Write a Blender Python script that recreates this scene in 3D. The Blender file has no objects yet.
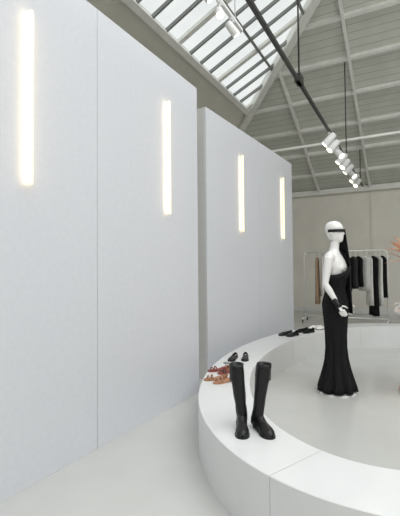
import bpy, math, random
from mathutils import Vector, Matrix
random.seed(4)
sc=bpy.context.scene
sc.view_settings.view_transform='Standard'
BA=math.radians(28.0)           # hall axis yaw
EYE=1.36
def W(u,v,z=0.0):
    s,c=math.sin(BA),math.cos(BA)
    return Vector((u*s+v*c,u*c-v*s,z))

# ---------------- materials ----------------
def mat(name,col,rough=0.6,var=0.0,scale=8.0,bump=0.0,bscale=60.0,metal=0.0,emit=None,es=0.0,spec=0.5,coat=0.0,stripes=None):
    m=bpy.data.materials.new(name); m.use_nodes=True
    nt=m.node_tree; b=nt.nodes['Principled BSDF']
    b.inputs['Base Color'].default_value=(*col,1); b.inputs['Roughness'].default_value=rough
    b.inputs['Metallic'].default_value=metal
    b.inputs['Specular IOR Level'].default_value=spec
    b.inputs['Coat Weight'].default_value=coat
    tc=nt.nodes.new('ShaderNodeTexCoord')
    last=None
    if var>0:
        n=nt.nodes.new('ShaderNodeTexNoise'); n.inputs['Scale'].default_value=scale; n.inputs['Detail'].default_value=5
        nt.links.new(tc.outputs['Object'],n.inputs['Vector'])
        r=nt.nodes.new('ShaderNodeValToRGB')
        r.color_ramp.elements[0].position=0.3; r.color_ramp.elements[1].position=0.7
        r.color_ramp.elements[0].color=(*[c*(1-var) for c in col],1)
        r.color_ramp.elements[1].color=(*[min(1,c*(1+var)) for c in col],1)
        nt.links.new(n.outputs['Fac'],r.inputs['Fac']); last=r.outputs['Color']
        nt.links.new(last,b.inputs['Base Color'])
    if stripes:
        ax,per,dark=stripes
        sx=nt.nodes.new('ShaderNodeSeparateXYZ'); nt.links.new(tc.outputs['Object'],sx.inputs[0])
        m1=nt.nodes.new('ShaderNodeMath'); m1.operation='DIVIDE'; m1.inputs[1].default_value=per
        nt.links.new(sx.outputs[ax],m1.inputs[0])
        m2=nt.nodes.new('ShaderNodeMath'); m2.operation='FRACT'; nt.links.new(m1.outputs[0],m2.inputs[0])
        m3=nt.nodes.new('ShaderNodeMath'); m3.operation='LESS_THAN'; m3.inputs[1].default_value=0.1
        nt.links.new(m2.outputs[0],m3.inputs[0])
        mx=nt.nodes.new('ShaderNodeMixRGB'); mx.inputs[2].default_value=(*[c*dark for c in col],1)
        nt.links.new(m3.outputs[0],mx.inputs[0])
        if last: nt.links.new(last,mx.inputs[1])
        else: mx.inputs[1].default_value=(*col,1)
        nt.links.new(mx.outputs[0],b.inputs['Base Color'])
    if bump>0:
        n2=nt.nodes.new('ShaderNodeTexNoise'); n2.inputs['Scale'].default_value=bscale; n2.inputs['Detail'].default_value=3
        nt.links.new(tc.outputs['Object'],n2.inputs['Vector'])
        bp=nt.nodes.new('ShaderNodeBump'); bp.inputs['Strength'].default_value=bump; bp.inputs['Distance'].default_value=0.01
        nt.links.new(n2.outputs['Fac'],bp.inputs['Height']); nt.links.new(bp.outputs[0],b.inputs['Normal'])
    if emit:
        b.inputs['Emission Color'].default_value=(*emit,1); b.inputs['Emission Strength'].default_value=es
    return m
M={}
M['panel']=mat('panel_fabric',(0.69,0.70,0.74),0.85,0.02,25,0.15,140)
M['panel_edge']=mat('panel_edge_paint',(0.64,0.64,0.63),0.7,0.02,10)
M['floor']=mat('painted_concrete_floor',(0.55,0.55,0.53),0.2,0.05,1.6,0.02,14,spec=0.7)
M['plaster']=mat('cream_plaster',(0.84,0.81,0.74),0.85,0.04,2.0,0.05,30)
M['roof']=mat('roof_boards',(0.66,0.67,0.61),0.8,0.05,3,stripes=(1,0.16,0.72))
M['roofl']=mat('roof_lining',(0.78,0.77,0.70),0.85,0.04,2)
M['beam']=mat('painted_beam',(0.84,0.84,0.80),0.6,0.05,6)
M['beamd']=mat('steel_glazing_bar',(0.24,0.25,0.24),0.5,0.08,6)
M['white']=mat('white_paint',(0.80,0.80,0.79),0.45,0.02,5)
M['ring']=mat('plinth_paint',(0.72,0.725,0.72),0.3,0.02,4,0.015,40)
M['manq']=mat('mannequin_gloss',(0.82,0.81,0.79),0.3,0.01,5,coat=0.2)
M['black']=mat('black_fabric',(0.010,0.010,0.011),0.85,0.2,40,0.2,120,spec=0.2)
M['blackg']=mat('black_leather',(0.010,0.010,0.011),0.36,0.15,20,0.15,45,spec=0.35)
M['blackm']=mat('black_metal',(0.02,0.02,0.02),0.4,0.1,10)
M['tan']=mat('tan_leather',(0.40,0.20,0.11),0.5,0.1,20)
M['red']=mat('rust_leather',(0.26,0.06,0.045),0.45,0.1,20)
M['insole']=mat('insole',(0.10,0.09,0.085),0.6,0.05,20)
M['peach']=mat('peach_organza',(0.85,0.52,0.36),0.7,0.08,20)
M['chrome']=mat('rack_tube',(0.85,0.85,0.84),0.35,0.03,6,metal=0.1)
M['tube']=mat('led_tube',(0.9,0.8,0.55),0.5,0.01,4,emit=(1.0,0.87,0.55),es=0.95)
M['lens']=mat('spot_lens',(1,1,0.95),0.4,0.01,4,emit=(1.0,0.93,0.75),es=4)
M['c_gray']=mat('cloth_charcoal',(0.03,0.03,0.032),0.85,0.15,15)
M['c_mid']=mat('cloth_grey',(0.16,0.16,0.165),0.85,0.15,15)
M['c_tan']=mat('cloth_camel',(0.38,0.27,0.18),0.85,0.1,15)
M['c_white']=mat('cloth_ivory',(0.78,0.77,0.74),0.85,0.05,15)
g=bpy.data.materials.new('skylight_glass'); g.use_nodes=True; nt=g.node_tree
for n in list(nt.nodes): nt.nodes.remove(n)
o=nt.nodes.new('ShaderNodeOutputMaterial'); t=nt.nodes.new('ShaderNodeBsdfTransparent'); gl=nt.nodes.new('ShaderNodeBsdfGlossy')
no=nt.nodes.new('ShaderNodeTexNoise'); no.inputs['Scale'].default_value=1.5
rp=nt.nodes.new('ShaderNodeValToRGB'); rp.color_ramp.elements[0].color=(0.78,0.81,0.80,1); rp.color_ramp.elements[1].color=(0.97,0.98,0.97,1)
tc=nt.nodes.new('ShaderNodeTexCoord'); nt.links.new(tc.outputs['Object'],no.inputs['Vector'])
nt.links.new(no.outputs['Fac'],rp.inputs[0]); nt.links.new(rp.outputs[0],t.inputs[0])
mx=nt.nodes.new('ShaderNodeMixShader'); mx.inputs[0].default_value=0.05; gl.inputs['Roughness'].default_value=0.2
nt.links.new(t.outputs[0],mx.inputs[1]); nt.links.new(gl.outputs[0],mx.inputs[2]); nt.links.new(mx.outputs[0],o.inputs[0])
M['glass']=g

# ---------------- mesh builder ----------------
class MB:
    def __init__(s): s.v=[];s.f=[];s.m=[];s.s=[];s.mats=[]
    def mi(s,k):
        if k not in s.mats: s.mats.append(k)
        return s.mats.index(k)
    def add(s,vs,fs,k,smooth=False,T=None):
        o=len(s.v); i=s.mi(k)
        for p in vs:
            p=Vector(p); s.v.append(T@p if T else p)
        for f in fs: s.f.append([a+o for a in f]); s.m.append(i); s.s.append(smooth)
    def box(s,c,d,k,T=None):
        c=Vector(c); x,y,z=[a/2 for a in d]
        vs=[c+Vector((i*x,j*y,l*z)) for i in(-1,1) for j in(-1,1) for l in(-1,1)]
        s.add(vs,[(0,1,3,2),(4,6,7,5),(0,4,5,1),(2,3,7,6),(0,2,6,4),(1,5,7,3)],k,False,T)
    def beam(s,a,b,w,h,k,up=(0,0,1)):
        a=Vector(a);b=Vector(b);d=(b-a).normalized();up=Vector(up)
        r=d.cross(up).normalized();n=r.cross(d).normalized()
        vs=[p+r*(i*w/2)+n*(j*h/2) for p in(a,b) for i in(-1,1) for j in(-1,1)]
        s.add(vs,[(0,1,3,2),(4,6,7,5),(0,4,5,1),(2,3,7,6),(0,2,6,4),(1,5,7,3)],k)
    def rings(s,R,k,cap=True,smooth=True,T=None):
        n=len(R[0]);vs=[p for r in R for p in r];fs=[]
        for i in range(len(R)-1):
            for j in range(n):
                a=i*n+j;b=i*n+(j+1)%n
                fs.append((a,b,b+n,a+n))
        if cap: fs.append(tuple(range(n-1,-1,-1))); fs.append(tuple(range((len(R)-1)*n,len(R)*n)))
        s.add(vs,fs,k,smooth,T)
    def limb(s,P,R,k,n=12,T=None,cap=True,flat=1.0):
        P=[Vector(p) for p in P]
        if not isinstance(R,(list,tuple)): R=[R]*len(P)
        rr=[];prev=None
        for i,p in enumerate(P):
            if i==0:d=P[1]-p
            elif i==len(P)-1:d=p-P[i-1]
            else:d=(P[i+1]-p).normalized()+(p-P[i-1]).normalized()
            d.normalize()
            a=Vector((1,0,0)) if abs(d.x)<0.8 else Vector((0,1,0))
            if prev is not None: a=prev
            e=(a-d*a.dot(d)).normalized();prev=e;g2=d.cross(e)
            rr.append([p+(e*math.cos(2*math.pi*j/n)+g2*flat*math.sin(2*math.pi*j/n))*R[i] for j in range(n)])
        s.rings(rr,k,cap,True,T)
    def ell(s,c,r,k,T=None,n=16,m=10):
        c=Vector(c);R=[]
        for i in range(m+1):
            ph=-math.pi/2+math.pi*i/m; q=max(0.02,math.cos(ph))
            R.append([c+Vector((r[0]*q*math.cos(2*math.pi*j/n),r[1]*q*math.sin(2*math.pi*j/n),r[2]*math.sin(ph))) for j in range(n)])
        s.rings(R,k,True,True,T)
    def cyl(s,c,r,z0,z1,k,n=32,T=None,bev=0.0):
        def ring(z,q): return [Vector((c[0]+q*math.cos(2*math.pi*j/n),c[1]+q*math.sin(2*math.pi*j/n),z)) for j in range(n)]
        R=[ring(z0,r),ring(z1-bev,r)]+([ring(z1,r-bev)] if bev else [])
        s.rings(R,k,True,False,T)
    def build(s,name,parent=None,hall=False,loc=None,rz=None,bevel=0,sub=0,solid=0,remesh=0):
        me=bpy.data.meshes.new(name+'_mesh'); me.from_pydata([tuple(p) for p in s.v],[],s.f)
        for k in s.mats: me.materials.append(M[k])
        for p,i,sm in zip(me.polygons,s.m,s.s): p.material_index=i;p.use_smooth=sm
        me.update()
        ob=bpy.data.objects.new(name,me); sc.collection.objects.link(ob)
        if parent: ob.parent=parent
        if hall: ob.rotation_euler[2]=-BA
        if loc is not None: ob.location=loc
        if rz is not None: ob.rotation_euler[2]=rz
        if solid:
            q=ob.modifiers.new('solid','SOLIDIFY');q.thickness=solid;q.offset=0
        if remesh:
            q=ob.modifiers.new('fuse','REMESH');q.mode='VOXEL';q.voxel_size=remesh;q.use_smooth_shade=True
            q=ob.modifiers.new('soft','SMOOTH');q.factor=0.5;q.iterations=5
        if bevel:
            q=ob.modifiers.new('bev','BEVEL');q.width=bevel;q.segments=2;q.limit_method='ANGLE'
        if sub:
            q=ob.modifiers.new('sub','SUBSURF');q.levels=sub;q.render_levels=sub
        return ob
def empty(name,loc=(0,0,0),rz=0.0):
    e=bpy.data.objects.new(name,None); sc.collection.objects.link(e); e.location=loc; e.rotation_euler[2]=rz; e.empty_display_size=0.2
    return e

# ---------------- hall shell (local x=v, y=u) ----------------
UF,UB=-6.0,13.2; VL,VR=-7.1,10.1; ZE=3.86; S=0.485; VC=1.5; ZR=ZE+S*(VC-VL); VG=-3.72
def zl(v): return ZE+S*(v-VL)
def ze(u): return ZE+S*(UB-u)
b=MB(); b.box(((VL+VR)/2,(UF+UB)/2,-0.05),(VR-VL+0.4,UB-UF+0.4,0.1),'floor'); b.build('floor',hall=True)
b=MB(); b.box((VL-0.1,(UF+UB)/2,ZE/2),(0.2,UB-UF+0.4,ZE),'plaster'); b.build('wall_left',hall=True)
b=MB(); b.box((VR+0.1,(UF+UB)/2,ZE/2),(0.2,UB-UF+0.4,ZE),'plaster'); b.build('wall_right',hall=True)
b=MB(); b.box(((VL+VR)/2,UB+0.1,ZE/2),(VR-VL,0.2,ZE),'plaster')
for v in (-5.4,-1.05,3.5): b.box((v,UB-0.02,ZE/2),(0.08,0.06,ZE),'plaster')
b.build('wall_back',hall=True)
b=MB(); b.add([(VL,UF,0),(VR,UF,0),(VR,UF,ZE),(VC,UF,ZR),(VL,UF,ZE)],[(0,1,2,3,4)],'plaster'); b.build('wall_front',hall=True)
b=MB(); b.box(((VL+VR)/2,UB-0.06,0.07),(VR-VL,0.03,0.14),'white'); b.build('baseboard_back',hall=True)
hu=UB-(VG-VL)
b=MB()
b.add([(VL,UB,ZE),(VR,UB,ZE),(VC,UB-(VC-VL),ZR)],[(0,1,2)],'roof')
b.add([(VL,UB,ZE),(VG,hu,zl(VG)),(VG,UF,zl(VG)),(VL,UF,ZE)],[(0,1,2,3)],'roofl')
v2=VR-(VG-VL)
b.add([(VR,UB,ZE),(v2,hu,zl(VG)),(v2,UF,zl(VG)),(VR,UF,ZE)],[(0,1,2,3)],'roofl')
b.build('ceiling',hall=True)
b=MB(); b.add([(VG,hu,zl(VG)),(VC,UB-(VC-VL),ZR),(VC,UF,ZR),(VG,UF,zl(VG))],[(0,1,2,3)],'glass'); b.build('window_1',hall=True)
b=MB(); b.add([(v2,hu,zl(VG)),(VC,UB-(VC-VL),ZR),(VC,UF,ZR),(v2,UF,zl(VG))],[(0,1,2,3)],'glass'); b.build('window_2',hall=True)
# beams
b=MB()
nl=Vector((-S,0,1)).normalized(); ne=Vector((0,S,1)).normalized()
b.beam((VL,UB,ZE-0.05),(VC,UB-(VC-VL),ZR-0.05),0.16,0.2,'beam')
b.beam((VR,UB,ZE-0.05),(VC,UB-(VC-VL),ZR-0.05),0.16,0.2,'beam')
b.beam((VC,UB-(VC-VL),ZR-0.06),(VC,UF,ZR-0.06),0.16,0.22,'beam')
b.beam((VL,UB-0.08,ZE-0.05),(VR,UB-0.08,ZE-0.05),0.14,0.16,'beam')
tt=0.85
while tt<8.2:
    u=UB-tt; b.beam((VL+tt,u,ze(u)-0.05),(VR-tt,u,ze(u)-0.05),0.07,0.1,'beam',ne); tt+=0.85
v=-5.6
while v<9.5:
    T=min(v-VL,VR-v); b.beam((v,UB,ZE-0.07),(v,UB-T,ze(UB-T)-0.07),0.06,0.1,'beam',ne); v+=1.5
b.beam((VL+0.5,9.3,ZE+0.35),(VR-0.5,9.3,ZE+0.35),0.05,0.05,'beam')
b.build('ceiling_beams',hall=True)
b=MB()
b.beam((VG,UF,zl(VG)-0.03),(VG,hu,zl(VG)-0.03),0.12,0.14,'beam',nl)
for v in (-2.75,-1.8,-0.85,0.1,1.0):
    b.beam((v,UF,zl(v)-0.04),(v,UB-(v-VL),zl(v)-0.04),0.05,0.08,'beamd',nl)
u=UF+0.4
while u<hu:
    vt=min(VC,VL+UB-u)
    k='beam' if int(round((u-UF-0.4)/0.42))%4==0 else 'beamd'
    b.beam((VG,u,zl(VG)-0.02),(vt,u,zl(vt)-0.02),0.10 if k=='beam' else 0.04,0.06,k,nl)
    u+=0.42
b.build('window_frame',hall=True)

# ---------------- partitions ----------------
def partition(name,end,ang,n,pw,h,origin_at_end=True):
    b=MB()
    for i in range(n):
        y0=(-(i+1)*pw) if origin_at_end else i*pw
        b.box((-0.012,y0+pw/2,h/2),(0.024,pw-0.005,h),'panel')
        b.box((-0.082,y0+pw/2,h/2),(0.116,pw-0.001,h-0.004),'panel_edge')
    return b.build(name,loc=(end[0],end[1],0),rz=-ang,bevel=0.0015)
A1=math.radians(29.0); E1=(-0.02,4.5); H=3.43
partition('partition_wall',E1,A1,4,1.6,H)
A2=math.radians(31.7); P2=(0.087,5.01)
partition('partition_wall',P2,A2,2,1.645,H,False)
def wall_lamp(org,ang,s):
    x=org[0]+math.sin(ang)*s; y=org[1]+math.cos(ang)*s
    e=empty('wall_lamp',(x,y,1.91),-ang)
    b=MB()
    for z in (0.05,1.08): b.box((0.014,0,z),(0.028,0.008,0.008),'white')
    b.build('clips',parent=e)
    b=MB(); r=0.0145; P=[];Q=[]
    for i in range(6):
        a=math.pi/2*i/5; P.append((0.042,0,r-r*math.cos(a))); Q.append(max(0.002,r*math.sin(a)))
    P2_=[(p[0],0,1.13-p[2]) for p in reversed(P)]
    b.limb(P+P2_,Q+list(reversed(Q)),'tube',20); b.build('led_tube',parent=e)
    l=bpy.data.lights.new('tube_halo_fill','AREA'); l.shape='RECTANGLE'; l.size=1.1; l.size_y=0.02; l.energy=0.6; l.color=(1,0.74,0.42)  # added lamp behind the tube, throws a warm halo onto the wall
    o=bpy.data.objects.new('tube_halo_fill',l); sc.collection.objects.link(o); o.parent=e; o.location=(0.026,0,0.565); o.rotation_euler=(0,math.radians(90),0)
wall_lamp(E1,A1,-2.24); wall_lamp(E1,A1,-0.64); wall_lamp(P2,A2,0.976); wall_lamp(P2,A2,2.69)

# ---------------- oval plinth ----------------
CU,CV,EA,EB,RW,RH=4.95,-0.2,3.15,1.8,0.43,0.36
b=MB()
nseg=8; st=math.radians(194)
for sgi in range(nseg):
    a0=st+sgi*2*math.pi/nseg+0.0009; a1=st+(sgi+1)*2*math.pi/nseg-0.0009
    R=[]
    for i in range(25):
        a=a0+(a1-a0)*i/24
        c,s_=math.cos(a),math.sin(a)
        p=Vector((CV+EB*s_,CU+EA*c,0)); nrm=Vector((s_/EB,c/EA,0)).normalized()
        q=p-nrm*RW; bv=0.004
        R.append([p+Vector((0,0,0.0)),p+Vector((0,0,RH-bv)),p-nrm*bv+Vector((0,0,RH)),q+nrm*bv+Vector((0,0,RH)),q+Vector((0,0,RH-bv)),q.copy()])
    b.rings(R,'ring',True,False)
b.build('oval_display_plinth',hall=True)

# ---------------- mannequin ----------------
def mannequin(px,py,th,dressmat,kind):
    e=empty('mannequin',(px,py,0),th)
    b=MB(); b.cyl((0,0),0.2,0,0.012,'white',48,bev=0.003); b.limb([(0.0,0.06,0.01),(0.0,0.06,0.5)],0.008,'chrome'); b.build('base_plate',parent=e)
    b=MB(); n=28
    prof=[(0.84,0.12,0.085,0),(0.9,0.150,0.1,0.0),(0.98,0.160,0.108,0.005),(1.06,0.14,0.096,0),(1.14,0.112,0.082,-0.005),(1.22,0.116,0.084,-0.01),(1.32,0.138,0.1,-0.018),(1.38,0.147,0.108,-0.02),(1.44,0.15,0.1,-0.01),(1.5,0.145,0.078,0.0),(1.54,0.09,0.06,0.004),(1.575,0.053,0.052,0.002),(1.62,0.046,0.048,-0.006),(1.66,0.046,0.05,-0.012)]
    b.rings([[Vector((rx*math.cos(2*math.pi*j/n),yo+ry*math.sin(2*math.pi*j/n),z)) for j in range(n)] for z,rx,ry,yo in prof],'manq')
    hd=[(1.655,0.02,0.03,-0.055),(1.665,0.036,0.05,-0.042),(1.69,0.054,0.076,-0.024),(1.73,0.066,0.09,-0.014),(1.78,0.074,0.098,-0.004),(1.82,0.075,0.1,0.0),(1.855,0.066,0.088,0.003),(1.88,0.046,0.062,0.005),(1.893,0.02,0.028,0.005)]
    b.rings([[Vector((rx*math.cos(2*math.pi*j/n),yo+ry*math.sin(2*math.pi*j/n),z)) for j in range(n)] for z,rx,ry,yo in hd],'manq')
    b.limb([(0,-0.088,1.79),(0,-0.106,1.745),(0,-0.098,1.735)],[0.008,0.014,0.008],'manq')      # nose
    b.ell((0,-0.092,1.708),(0.022,0.012,0.006),'manq'); b.ell((0,-0.09,1.697),(0.018,0.012,0.007),'manq')  # lips
    for sx in(-1,1):
        b.ell((sx*0.074,0.008,1.765),(0.01,0.018,0.03),'manq')
        b.ell((sx*0.155,0,1.485),(0.06,0.055,0.062),'manq')
        b.ell((sx*0.062,-0.085,1.37),(0.045,0.04,0.05),'manq')
        b.limb([(sx*0.072,0,0.92),(sx*0.068,-0.005,0.7),(sx*0.06,0,0.5),(sx*0.06,0.012,0.36),(sx*0.06,0.02,0.12),(sx*0.06,0.0,0.07)],[0.08,0.065,0.048,0.046,0.032,0.03],'manq',16)
        b.limb([(sx*0.06,0.03,0.06),(sx*0.063,-0.03,0.05),(sx*0.065,-0.1,0.032),(sx*0.065,-0.15,0.026)],[0.028,0.034,0.03,0.014],'manq')
    for sx in(-1,1):
        if sx==-1: sh,el,wr,hd_=Vector((-0.18,0,1.485)),Vector((-0.225,0.03,1.2)),Vector((-0.205,-0.095,0.985)),Vector((0.0,-0.05,-0.085))
        else: sh,el,wr,hd_=Vector((0.18,0,1.485)),Vector((0.225,0.03,1.2)),Vector((0.23,-0.06,0.975)),Vector((-0.01,-0.03,-0.09))
        b.limb([sh,sh.lerp(el,0.35),sh.lerp(el,0.8),el,el.lerp(wr,0.3),el.lerp(wr,0.75),wr],[0.05,0.045,0.037,0.035,0.037,0.027,0.021],'manq',16)
        hdv=hd_.normalized(); pm=wr+hdv*0.085
        b.limb([wr,wr+hdv*0.03,pm-hdv*0.02,pm],[0.02,0.03,0.036,0.03],'manq',14,flat=0.45)
        fwd=Vector((0,-1,0)); across=(fwd-hdv*fwd.dot(hdv)).normalized(); inn=Vector((-sx,0,0))
        for fi,(off,L) in enumerate([(-0.028,0.062),(-0.009,0.075),(0.010,0.08),(0.028,0.072)]):
            r0=pm-across*off*-1-hdv*0.012
            k1=r0+hdv*L*0.45; k2=k1+(hdv*0.9+inn*0.35).normalized()*L*0.35; k3=k2+(hdv*0.7+inn*0.7).normalized()*L*0.25
            b.limb([r0,k1,k2,k3],[0.0095,0.009,0.008,0.006],'manq',8)
        t0=wr+hdv*0.035+across*0.025
        b.limb([t0,t0+across*0.03+hdv*0.02,t0+across*0.04+hdv*0.05+inn*0.01],[0.012,0.010,0.007],'manq',8)
    b.build('body',parent=e,remesh=0.006)
    # dress
    b=MB(); n=72; R=[]
    lv=[(1.40,0.162,0.134,-0.026),(1.34,0.165,0.140,-0.03),(1.28,0.150,0.118,-0.018),(1.2,0.132,0.1,-0.01),(1.14,0.128,0.098,-0.005),(1.06,0.156,0.116,0),(0.98,0.180,0.13,0.004),(0.9,0.178,0.128,0),(0.78,0.168,0.118,0),(0.64,0.156,0.108,0),(0.5,0.142,0.104,0),(0.38,0.142,0.112,0),(0.27,0.154,0.132,0),(0.17,0.172,0.158,0),(0.09,0.192,0.182,0),(0.03,0.205,0.195,0)]
    for z,rx,ry,yo in lv:
        am=0.003+max(0,(0.6-z))*0.035; tw=0.6*(1.4-z)
        wz=max(0,(z-1.1)/0.3)
        R.append([Vector(((rx+am*math.sin(9*a+tw)+am*0.5*math.sin(17*a))*math.cos(a),yo+(ry+am*math.sin(9*a+tw)+am*0.5*math.sin(17*a))*math.sin(a),z-0.02*wz+wz*0.085*math.cos(a))) for a in[2*math.pi*j/n for j in range(n)]])
    b.rings(R,dressmat,cap=False)
    b.build('dress',parent=e,solid=0.006)
    if kind=='black':
        b=MB()
        b.limb([(0.08,-0.135,1.38),(0.10,-0.10,1.5),(0.11,-0.01,1.562),(0.105,0.07,1.5),(0.09,0.1,1.4)],[0.055,0.046,0.042,0.042,0.045],'black',12,flat=0.3)
        b.build('shoulder_strap',parent=e)
        b=MB(); R=[]
        for i in range(25):
            a=-math.pi/2+(i/24-0.5)*math.radians(230)
            R.append([Vector(((0.074+d)*math.cos(a),-0.004+(0.1+d)*math.sin(a),z)) for d,z in((0.002,1.764),(0.011,1.766),(0.011,1.796),(0.002,1.798))])
        b.rings(R,'blackg'); b.build('visor_sunglasses',parent=e)
        # cloth panel falling from the visor over the left front to the hip
        b=MB(); NU,NV=26,44; vs=[];fs=[]
        prof=[(1.80,0.090,0.118,-66,-5),(1.74,0.092,0.122,-66,0),(1.66,0.10,0.130,-68,0),(1.52,0.135,0.142,-74,-6),(1.40,0.158,0.158,-82,-14),(1.2,0.175,0.158,-84,-18),(1.0,0.198,0.160,-78,-22),(0.86,0.205,0.168,-62,-30)]
        for i in range(NV+1):
            z=1.80-(0.94)*i/NV
            for p,q in zip(prof,prof[1:]):
                if z>=q[0]-1e-6:
                    w_=(p[0]-z)/(p[0]-q[0]); rx,ry,a0,a1=[p[k]+(q[k]-p[k])*w_ for k in(1,2,3,4)]; break
            for j in range(NU+1):
                a=math.radians(a0+(a1-a0)*j/NU)
                fo=0.007*math.sin(a*10)*min(1,(1.80-z)*4)
                vs.append(Vector(((rx+fo)*math.cos(a),-0.004+(ry+fo)*math.sin(a),z)))
        for i in range(NV):
            for j in range(NU):
                a=i*(NU+1)+j; fs.append((a,a+1,a+NU+2,a+NU+1))
        b.add(vs,fs,'black',True); b.build('draped_veil',parent=e,solid=0.004)
        b=MB(); b.limb([(-0.212,-0.055,1.04),(-0.206,-0.093,0.985),(-0.206,-0.112,0.952)],[0.031,0.028,0.036],'blackg',16); b.build('wrist_cuff',parent=e)
    else:
        b=MB()
        for k in range(110):
            a=random.uniform(0,2*math.pi); z=random.uniform(1.44,1.58)
            c=Vector((0.17*math.cos(a),0.08*math.sin(a),z)); d=Vector((math.cos(a)*0.6,math.sin(a),random.uniform(-0.2,1.1))).normalized()
            L=random.uniform(0.14,0.25)
            b.limb([c,c+d*L*0.35,c+d*L*0.75+Vector((0,0,0.01)),c+d*L+Vector((0,0,-0.01))],[0.008,0.024,0.02,0.003],'peach',8,flat=0.15)
        b.build('petal_collar',parent=e)
    return e
mannequin(1.50,4.46,math.radians(53),'black','black')
mannequin(2.35,4.30,math.radians(-95),'peach','peach')

# ---------------- footwear ----------------
def foot_outline(s_,L,Wd):
    pts=[(0,0.25),(0.06,0.62),(0.15,0.78),(0.35,0.72),(0.55,0.8),(0.7,1.0),(0.82,0.95),(0.92,0.72),(0.98,0.4),(1.0,0.12)]
    for (a,p),(c,q) in zip(pts,pts[1:]):
        if s_<=c+1e-9: return Wd/2*(p+(q-p)*(s_-a)/(c-a))
    return Wd/2*0.1
def add_shoe(b,T,k,L=0.25,Wd=0.088,H=0.055,heel=0.015,open_=(0.06,0.55),solek='blackg',boot=False):
    NS,NT=26,14
    def zs(s_): return 0.008+heel*max(0,1-s_/0.55)**1.0
    R=[]
    for i in range(NS+1):
        s_=i/NS; w=foot_outline(s_,L,Wd)+0.003; y=L/2-s_*L; z=zs(s_)
        R.append([Vector((-w,y,z-0.008)),Vector((w,y,z-0.008)),Vector((w,y,z+0.002)),Vector((-w,y,z+0.002))])
    b.rings(R,solek,True,False,T)
    if heel>0.005:
        R=[]
        for zz,kf in((0,0.9),(heel+0.004,1.0)):
            R.append([Vector((foot_outline(0.12,L,Wd)*kf*math.cos(a),L/2-0.035+0.03*kf*math.sin(a),zz)) for a in[2*math.pi*j/16 for j in range(16)]])
        b.rings(R,solek,True,False,T)
    vs=[];fs=[]
    for i in range(NS+1):
        s_=i/NS; w=foot_outline(s_,L,Wd); y=L/2-s_*L
        h=H*(1.0 if s_<0.45 else 1-0.62*((s_-0.45)/0.55)**1.1)*(min(1,(0.25+s_/0.08)) if s_<0.08 else 1)*(1 if s_<0.93 else max(0.35,1-(s_-0.93)*7))
        if boot: h=H*(1.0 if s_<0.4 else 1-0.6*((s_-0.4)/0.6)**0.8)*(1 if s_<0.93 else max(0.35,1-(s_-0.93)*7))
        for j in range(NT+1):
            a=math.pi*j/NT
            vs.append(Vector((w*math.cos(a),y,zs(s_)+h*math.sin(a)**0.7)))
    for i in range(NS):
        for j in range(NT):
            s_=(i+0.5)/NS
            if (not boot) and open_[0]<s_<open_[1] and 3<=j<=NT-4: continue
            a=i*(NT+1)+j; fs.append((a,a+1,a+NT+2,a+NT+1))
    b.add(vs,fs,k,True,T)
    if not boot:
        R=[]
        for i in range(13):
            s_=0.04+0.6*i/12; w=foot_outline(s_,L,Wd)*0.9; y=L/2-s_*L; z=zs(s_)+0.006
            R.append([Vector((-w,y,z-0.003)),Vector((w,y,z-0.003)),Vector((w,y,z)),Vector((-w,y,z))])
        b.rings(R,'insole',True,False,T)
def TT(x,y,z,rz,rx=0): return Matrix.Translation((x,y,z))@Matrix.Rotation(rz,4,'Z')@Matrix.Rotation(rx,4,'X')
def shoes(name,X,D,rz,k,solek='blackg',gap=0.115,splay=0.1,**kw):
    e=empty(name,(X,D,RH),rz)
    for s_ in(-1,1):
        b=MB(); add_shoe(b,TT(s_*gap/2,s_*0.02,0,s_*splay),k,solek=solek,**kw); b.build('shoe_'+('left' if s_>0 else 'right'),parent=e)
    return e
# knee boots
def boot(X,D,rz,lean,name='knee_boot'):
    T=Matrix.Identity(4)
    e=empty(name,(X,D,RH),rz)
    b=MB(); add_shoe(b,T,'blackg',L=0.235,Wd=0.085,H=0.08,heel=0.035,boot=True)
    R=[];n=28
    for z,rx,ry,yo in[(0.03,0.03,0.035,0.078),(0.06,0.033,0.043,0.072),(0.09,0.034,0.048,0.066),(0.12,0.035,0.046,0.064),(0.15,0.035,0.043,0.066),(0.2,0.038,0.045,0.068),(0.27,0.042,0.050,0.071),(0.34,0.046,0.054,0.073),(0.38,0.046,0.054,0.074),(0.40,0.046,0.054,0.074)]:
        rr=[]
        for j in range(n):
            a=2*math.pi*j/n; w=0.0022*math.sin(z*160+2*math.sin(a*2))
            rr.append(Vector((lean*(z-0.1)+(rx+w)*math.cos(a),yo+(ry+w)*math.sin(a),z)))
        R.append(rr)
    top=R[-1]; c=sum(top,Vector())/n
    R.append([c+(p-c)*0.93 for p in top]); R.append([c+(p-c)*0.9-Vector((0,0,0.1)) for p in top])
    b.rings(R,'blackg',True,True)
    b.build('boot_shell',parent=e)
boot(0.250,2.50,math.radians(-4),-0.10)
boot(0.378,2.49,math.radians(18),0.17)
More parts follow.
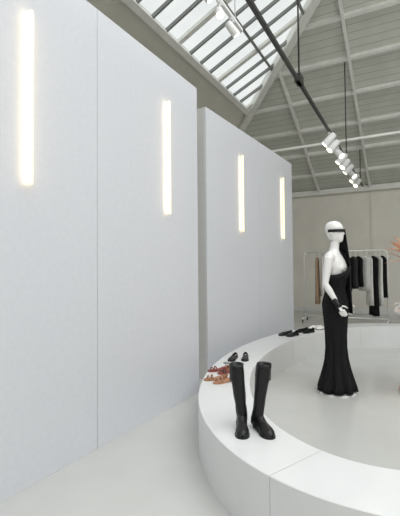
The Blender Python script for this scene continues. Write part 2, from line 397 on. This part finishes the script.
# sandals
def sandals(X,D,rz,k,name='strap_sandals'):
    e=empty(name,(X,D,RH),rz)
    for s_ in(-1,1):
        b=MB(); T=TT(s_*0.055,s_*0.02,0,s_*0.1); L,Wd=0.23,0.08
        R=[]
        for i in range(25):
            q=i/24; w=foot_outline(q,L,Wd); yy=L/2-q*L; z=0.01+0.03*max(0,1-q/0.55)
            R.append([Vector((-w,yy,z-0.01)),Vector((w,yy,z-0.01)),Vector((w,yy,z+0.003)),Vector((-w,yy,z+0.003))])
        b.rings(R,k,True,False,T)
        b.box((0,L/2-0.03,0.018),(0.045,0.04,0.036),'tan',T)
        for yy,w,h in((-0.07,0.038,0.03),(-0.035,0.034,0.036)):
            b.limb([(w*math.cos(a),yy,0.01+h*math.sin(a)) for a in[math.pi*i/10 for i in range(11)]],0.006,k,8,T)
        b.limb([(0.028*math.cos(a),0.08+0.028*math.sin(a),0.07) for a in[2*math.pi*i/16 for i in range(17)]],0.003,'blackg',6,T)
        for sx in(-1,1): b.limb([(sx*0.028,0.08,0.07),(sx*0.028,0.09,0.03)],0.003,'blackg',6,T)
        b.build('sandal_'+('left' if s_>0 else 'right'),parent=e)
sandals(0.218,3.960,math.radians(-65),'red')
sandals(0.173,3.636,math.radians(-70),'tan')
shoes('black_flats',0.427,4.494,math.radians(-15),'blackg',gap=0.13,L=0.24,Wd=0.08,H=0.04)
shoes('black_loafers',1.333,6.061,math.radians(-60),'blackg')
shoes('black_mules',1.651,6.349,math.radians(-60),'black')
shoes('ivory_pumps',1.966,6.723,math.radians(-60),'c_white',solek='black')

# ---------------- clothing rack ----------------
UR=10.6
def vpos(x):
    k=(x-200)/400; return UR*(0.883*k-0.469)/(0.469*k+0.883)
v0,v1=vpos(304),vpos(387); hr=1.80; rt=0.02
e=empty('clothing_rack',(0,0,0),-BA)
b=MB()
for v in(v0,v1):
    b.limb([(v,UR,0.09),(v,UR,hr-0.06),(v+(0.06 if v==v0 else -0.06),UR,hr)],rt,'chrome')
    b.limb([(v,UR-0.28,0.09),(v,UR+0.28,0.09)],rt,'chrome')
    for du in(-0.26,0.26):
        T=Matrix.Translation((v,UR+du,0.035))@Matrix.Rotation(math.pi/2,4,'Y'); b.cyl((0,0),0.035,-0.012,0.012,'blackm',20,T)
        b.limb([(v,UR+du,0.04),(v,UR+du,0.1)],0.008,'chrome')
b.limb([(v0+0.05,UR,hr),(v1-0.05,UR,hr)],rt,'chrome'); b.limb([(v0,UR,0.14),(v1,UR,0.14)],rt*0.8,'chrome')
b.build('frame',parent=e)
b=MB()
def garment(x,k,length,hw=0.22,th=0.035,rot=0.0,zt=hr-0.13):
    v=vpos(x); T=Matrix.Translation((v,UR,0))@Matrix.Rotation(rot,4,'Z')
    b.limb([(0,0,zt+0.02),(0,0,zt+0.1),(0,0.02,hr+0.02),(0,-0.012,hr+0.024)],0.004,'blackm',6,T)
    R=[];n=40
    for q,w,t_ in[(0,0.12,0.5),(0.015,0.35,0.8),(0.06,0.8,1.0),(0.1,1.0,1.0),(0.25,0.95,1.2),(0.5,0.88,1.3),(0.8,0.95,1.5),(1.0,1.0,1.6)]:
        z=zt-q*length if q>0.1 else zt-q*1.0
        rr=[]
        for j in range(n):
            a=2*math.pi*j/n; f=0.008*q*math.sin(9*a+x)
            rr.append(Vector(((th*t_+f)*math.cos(a),(hw*w)*math.sin(a),z+0.01*math.sin(3*a)*q)))
        R.append(rr)
    b.rings(R,k,True,True,T)
for x,k,L,r in[(317,'c_tan',1.2,0.05),(322,'c_white',1.0,0.2),(327,'c_gray',0.9,0.4),(343,'c_gray',0.75,0.5),(348,'black',0.85,0.4),(353,'c_gray',0.8,0.6),(358,'black',0.75,0.6),(364,'c_white',0.85,0.8),(369,'c_white',1.2,0.4),(373,'black',1.45,0.6),(378,'c_white',1.2,0.5),(382,'black',1.0,0.5)]:
    garment(x,k,L,rot=r)
b.build('hanging_clothes',parent=e)

# ---------------- ceiling track lights ----------------
VT,ZT=-1.206,3.70
def roofz(u,v): return min(zl(v),ze(u))
def spot(b,u,v,z,yaw,pitch,L=0.16,r=0.045,body='white'):
    b.box((v,u,z-0.03),(0.03,0.1,0.03),body); b.limb([(v,u,z-0.03),(v,u,z-0.1)],0.01,body,8)
    T=Matrix.Translation((v,u,z-0.14))@Matrix.Rotation(yaw,4,'Z')@Matrix.Rotation(pitch,4,'X')
    n=20; R=[]
    for y,q in[(L/2,0.6),(L/2-0.01,0.85),(0.0,0.95),(-L/2,1.0),(-L/2,0.86),(-L/2+0.02,0.8)]:
        R.append([Vector((r*q*math.cos(2*math.pi*j/n),y,r*q*math.sin(2*math.pi*j/n))) for j in range(n)])
    b.rings(R,body,True,False,T)
    b.rings([[Vector((r*0.8*math.cos(2*math.pi*j/n),y,r*0.8*math.sin(2*math.pi*j/n))) for j in range(n)] for y in(-L/2+0.012,-L/2+0.006)],'lens',True,False,T)
e=empty('track_light',(0,0,0),-BA)
b=MB(); b.box((VT,6.6,ZT),(0.04,11.0,0.04),'blackm')
for u in(2.5,4.95,9.0,11.6):
    b.limb([(VT,u,ZT),(VT,u,roofz(u,VT)-0.01)],0.011,'blackm',8)
b.box((VT,4.95,ZT+0.03),(0.08,0.16,0.1),'blackm')
b.build('track',parent=e)
b=MB()
for i,(u,y) in enumerate([(7.0,-1.3),(7.4,-0.9),(7.9,1.0),(8.35,-1.2),(8.8,-0.7),(9.3,-1.3),(9.8,0.9),(10.3,-1.0),(10.9,-0.6)]):
    spot(b,u,VT,ZT,y,math.radians(46),L=0.24,r=0.066)
b.build('spot_heads',parent=e)
e=empty('track_light',(0,0,0),-BA)
V2,Z2=-1.83,4.35
b=MB(); b.box((V2,3.3,Z2),(0.04,2.6,0.04),'white')
for u in(2.2,4.4): b.limb([(V2,u,Z2),(V2,u,roofz(u,V2)-0.01)],0.008,'white',8)
b.build('track',parent=e)
b=MB()
for u,y in[(3.6,0.9),(3.95,-0.6),(4.3,1.1)]: spot(b,u,V2,Z2,y+1.2,math.radians(50),L=0.18,r=0.05)
b.build('spot_heads',parent=e)

# ---------------- lights ----------------
w=bpy.data.worlds.new('overcast_sky'); sc.world=w; w.use_nodes=True
bg=w.node_tree.nodes['Background']; bg.inputs[0].default_value=(0.92,0.94,0.94,1); bg.inputs[1].default_value=1.08
def area(name,u,v,z,sx,sy,P,col=(1,1,1),rx=0,ry=0):
    l=bpy.data.lights.new(name,'AREA'); l.shape='RECTANGLE'; l.size=sx; l.size_y=sy; l.energy=P; l.color=col
    o=bpy.data.objects.new(name,l); sc.collection.objects.link(o); o.location=W(u,v,z); o.rotation_euler=(rx,ry,-BA)
area('hall_fill',1.0,2.6,6.9,7,9,550,(0.98,0.99,1.0))  # added fill lamp high under the ridge, brightens the hall beyond the sky
def spl(u,tx,ty,tz,P):
    l=bpy.data.lights.new('spot_beam','SPOT'); l.energy=P; l.spot_size=math.radians(38); l.spot_blend=0.6; l.shadow_soft_size=0.06; l.color=(1,0.93,0.8)
    o=bpy.data.objects.new('spot_beam',l); sc.collection.objects.link(o); p=W(u,VT,ZT-0.3); o.location=p
    o.rotation_euler=(Vector((tx,ty,tz))-p).to_track_quat('-Z','Y').to_euler()
spl(7.5,1.5,4.46,1.0,60); spl(10.0,3.4,9.0,1.0,60)

# ---------------- camera ----------------
cam=bpy.data.cameras.new('camera'); cam.lens=400/516*36; cam.sensor_width=36; cam.clip_start=0.05
co=bpy.data.objects.new('camera',cam); sc.collection.objects.link(co)
Rm=Matrix.Rotation(math.radians(90+1.72),4,'X')@Matrix.Rotation(math.radians(-0.5),4,'Z')
co.matrix_world=Matrix.Translation((0,0,EYE))@Rm
sc.camera=co
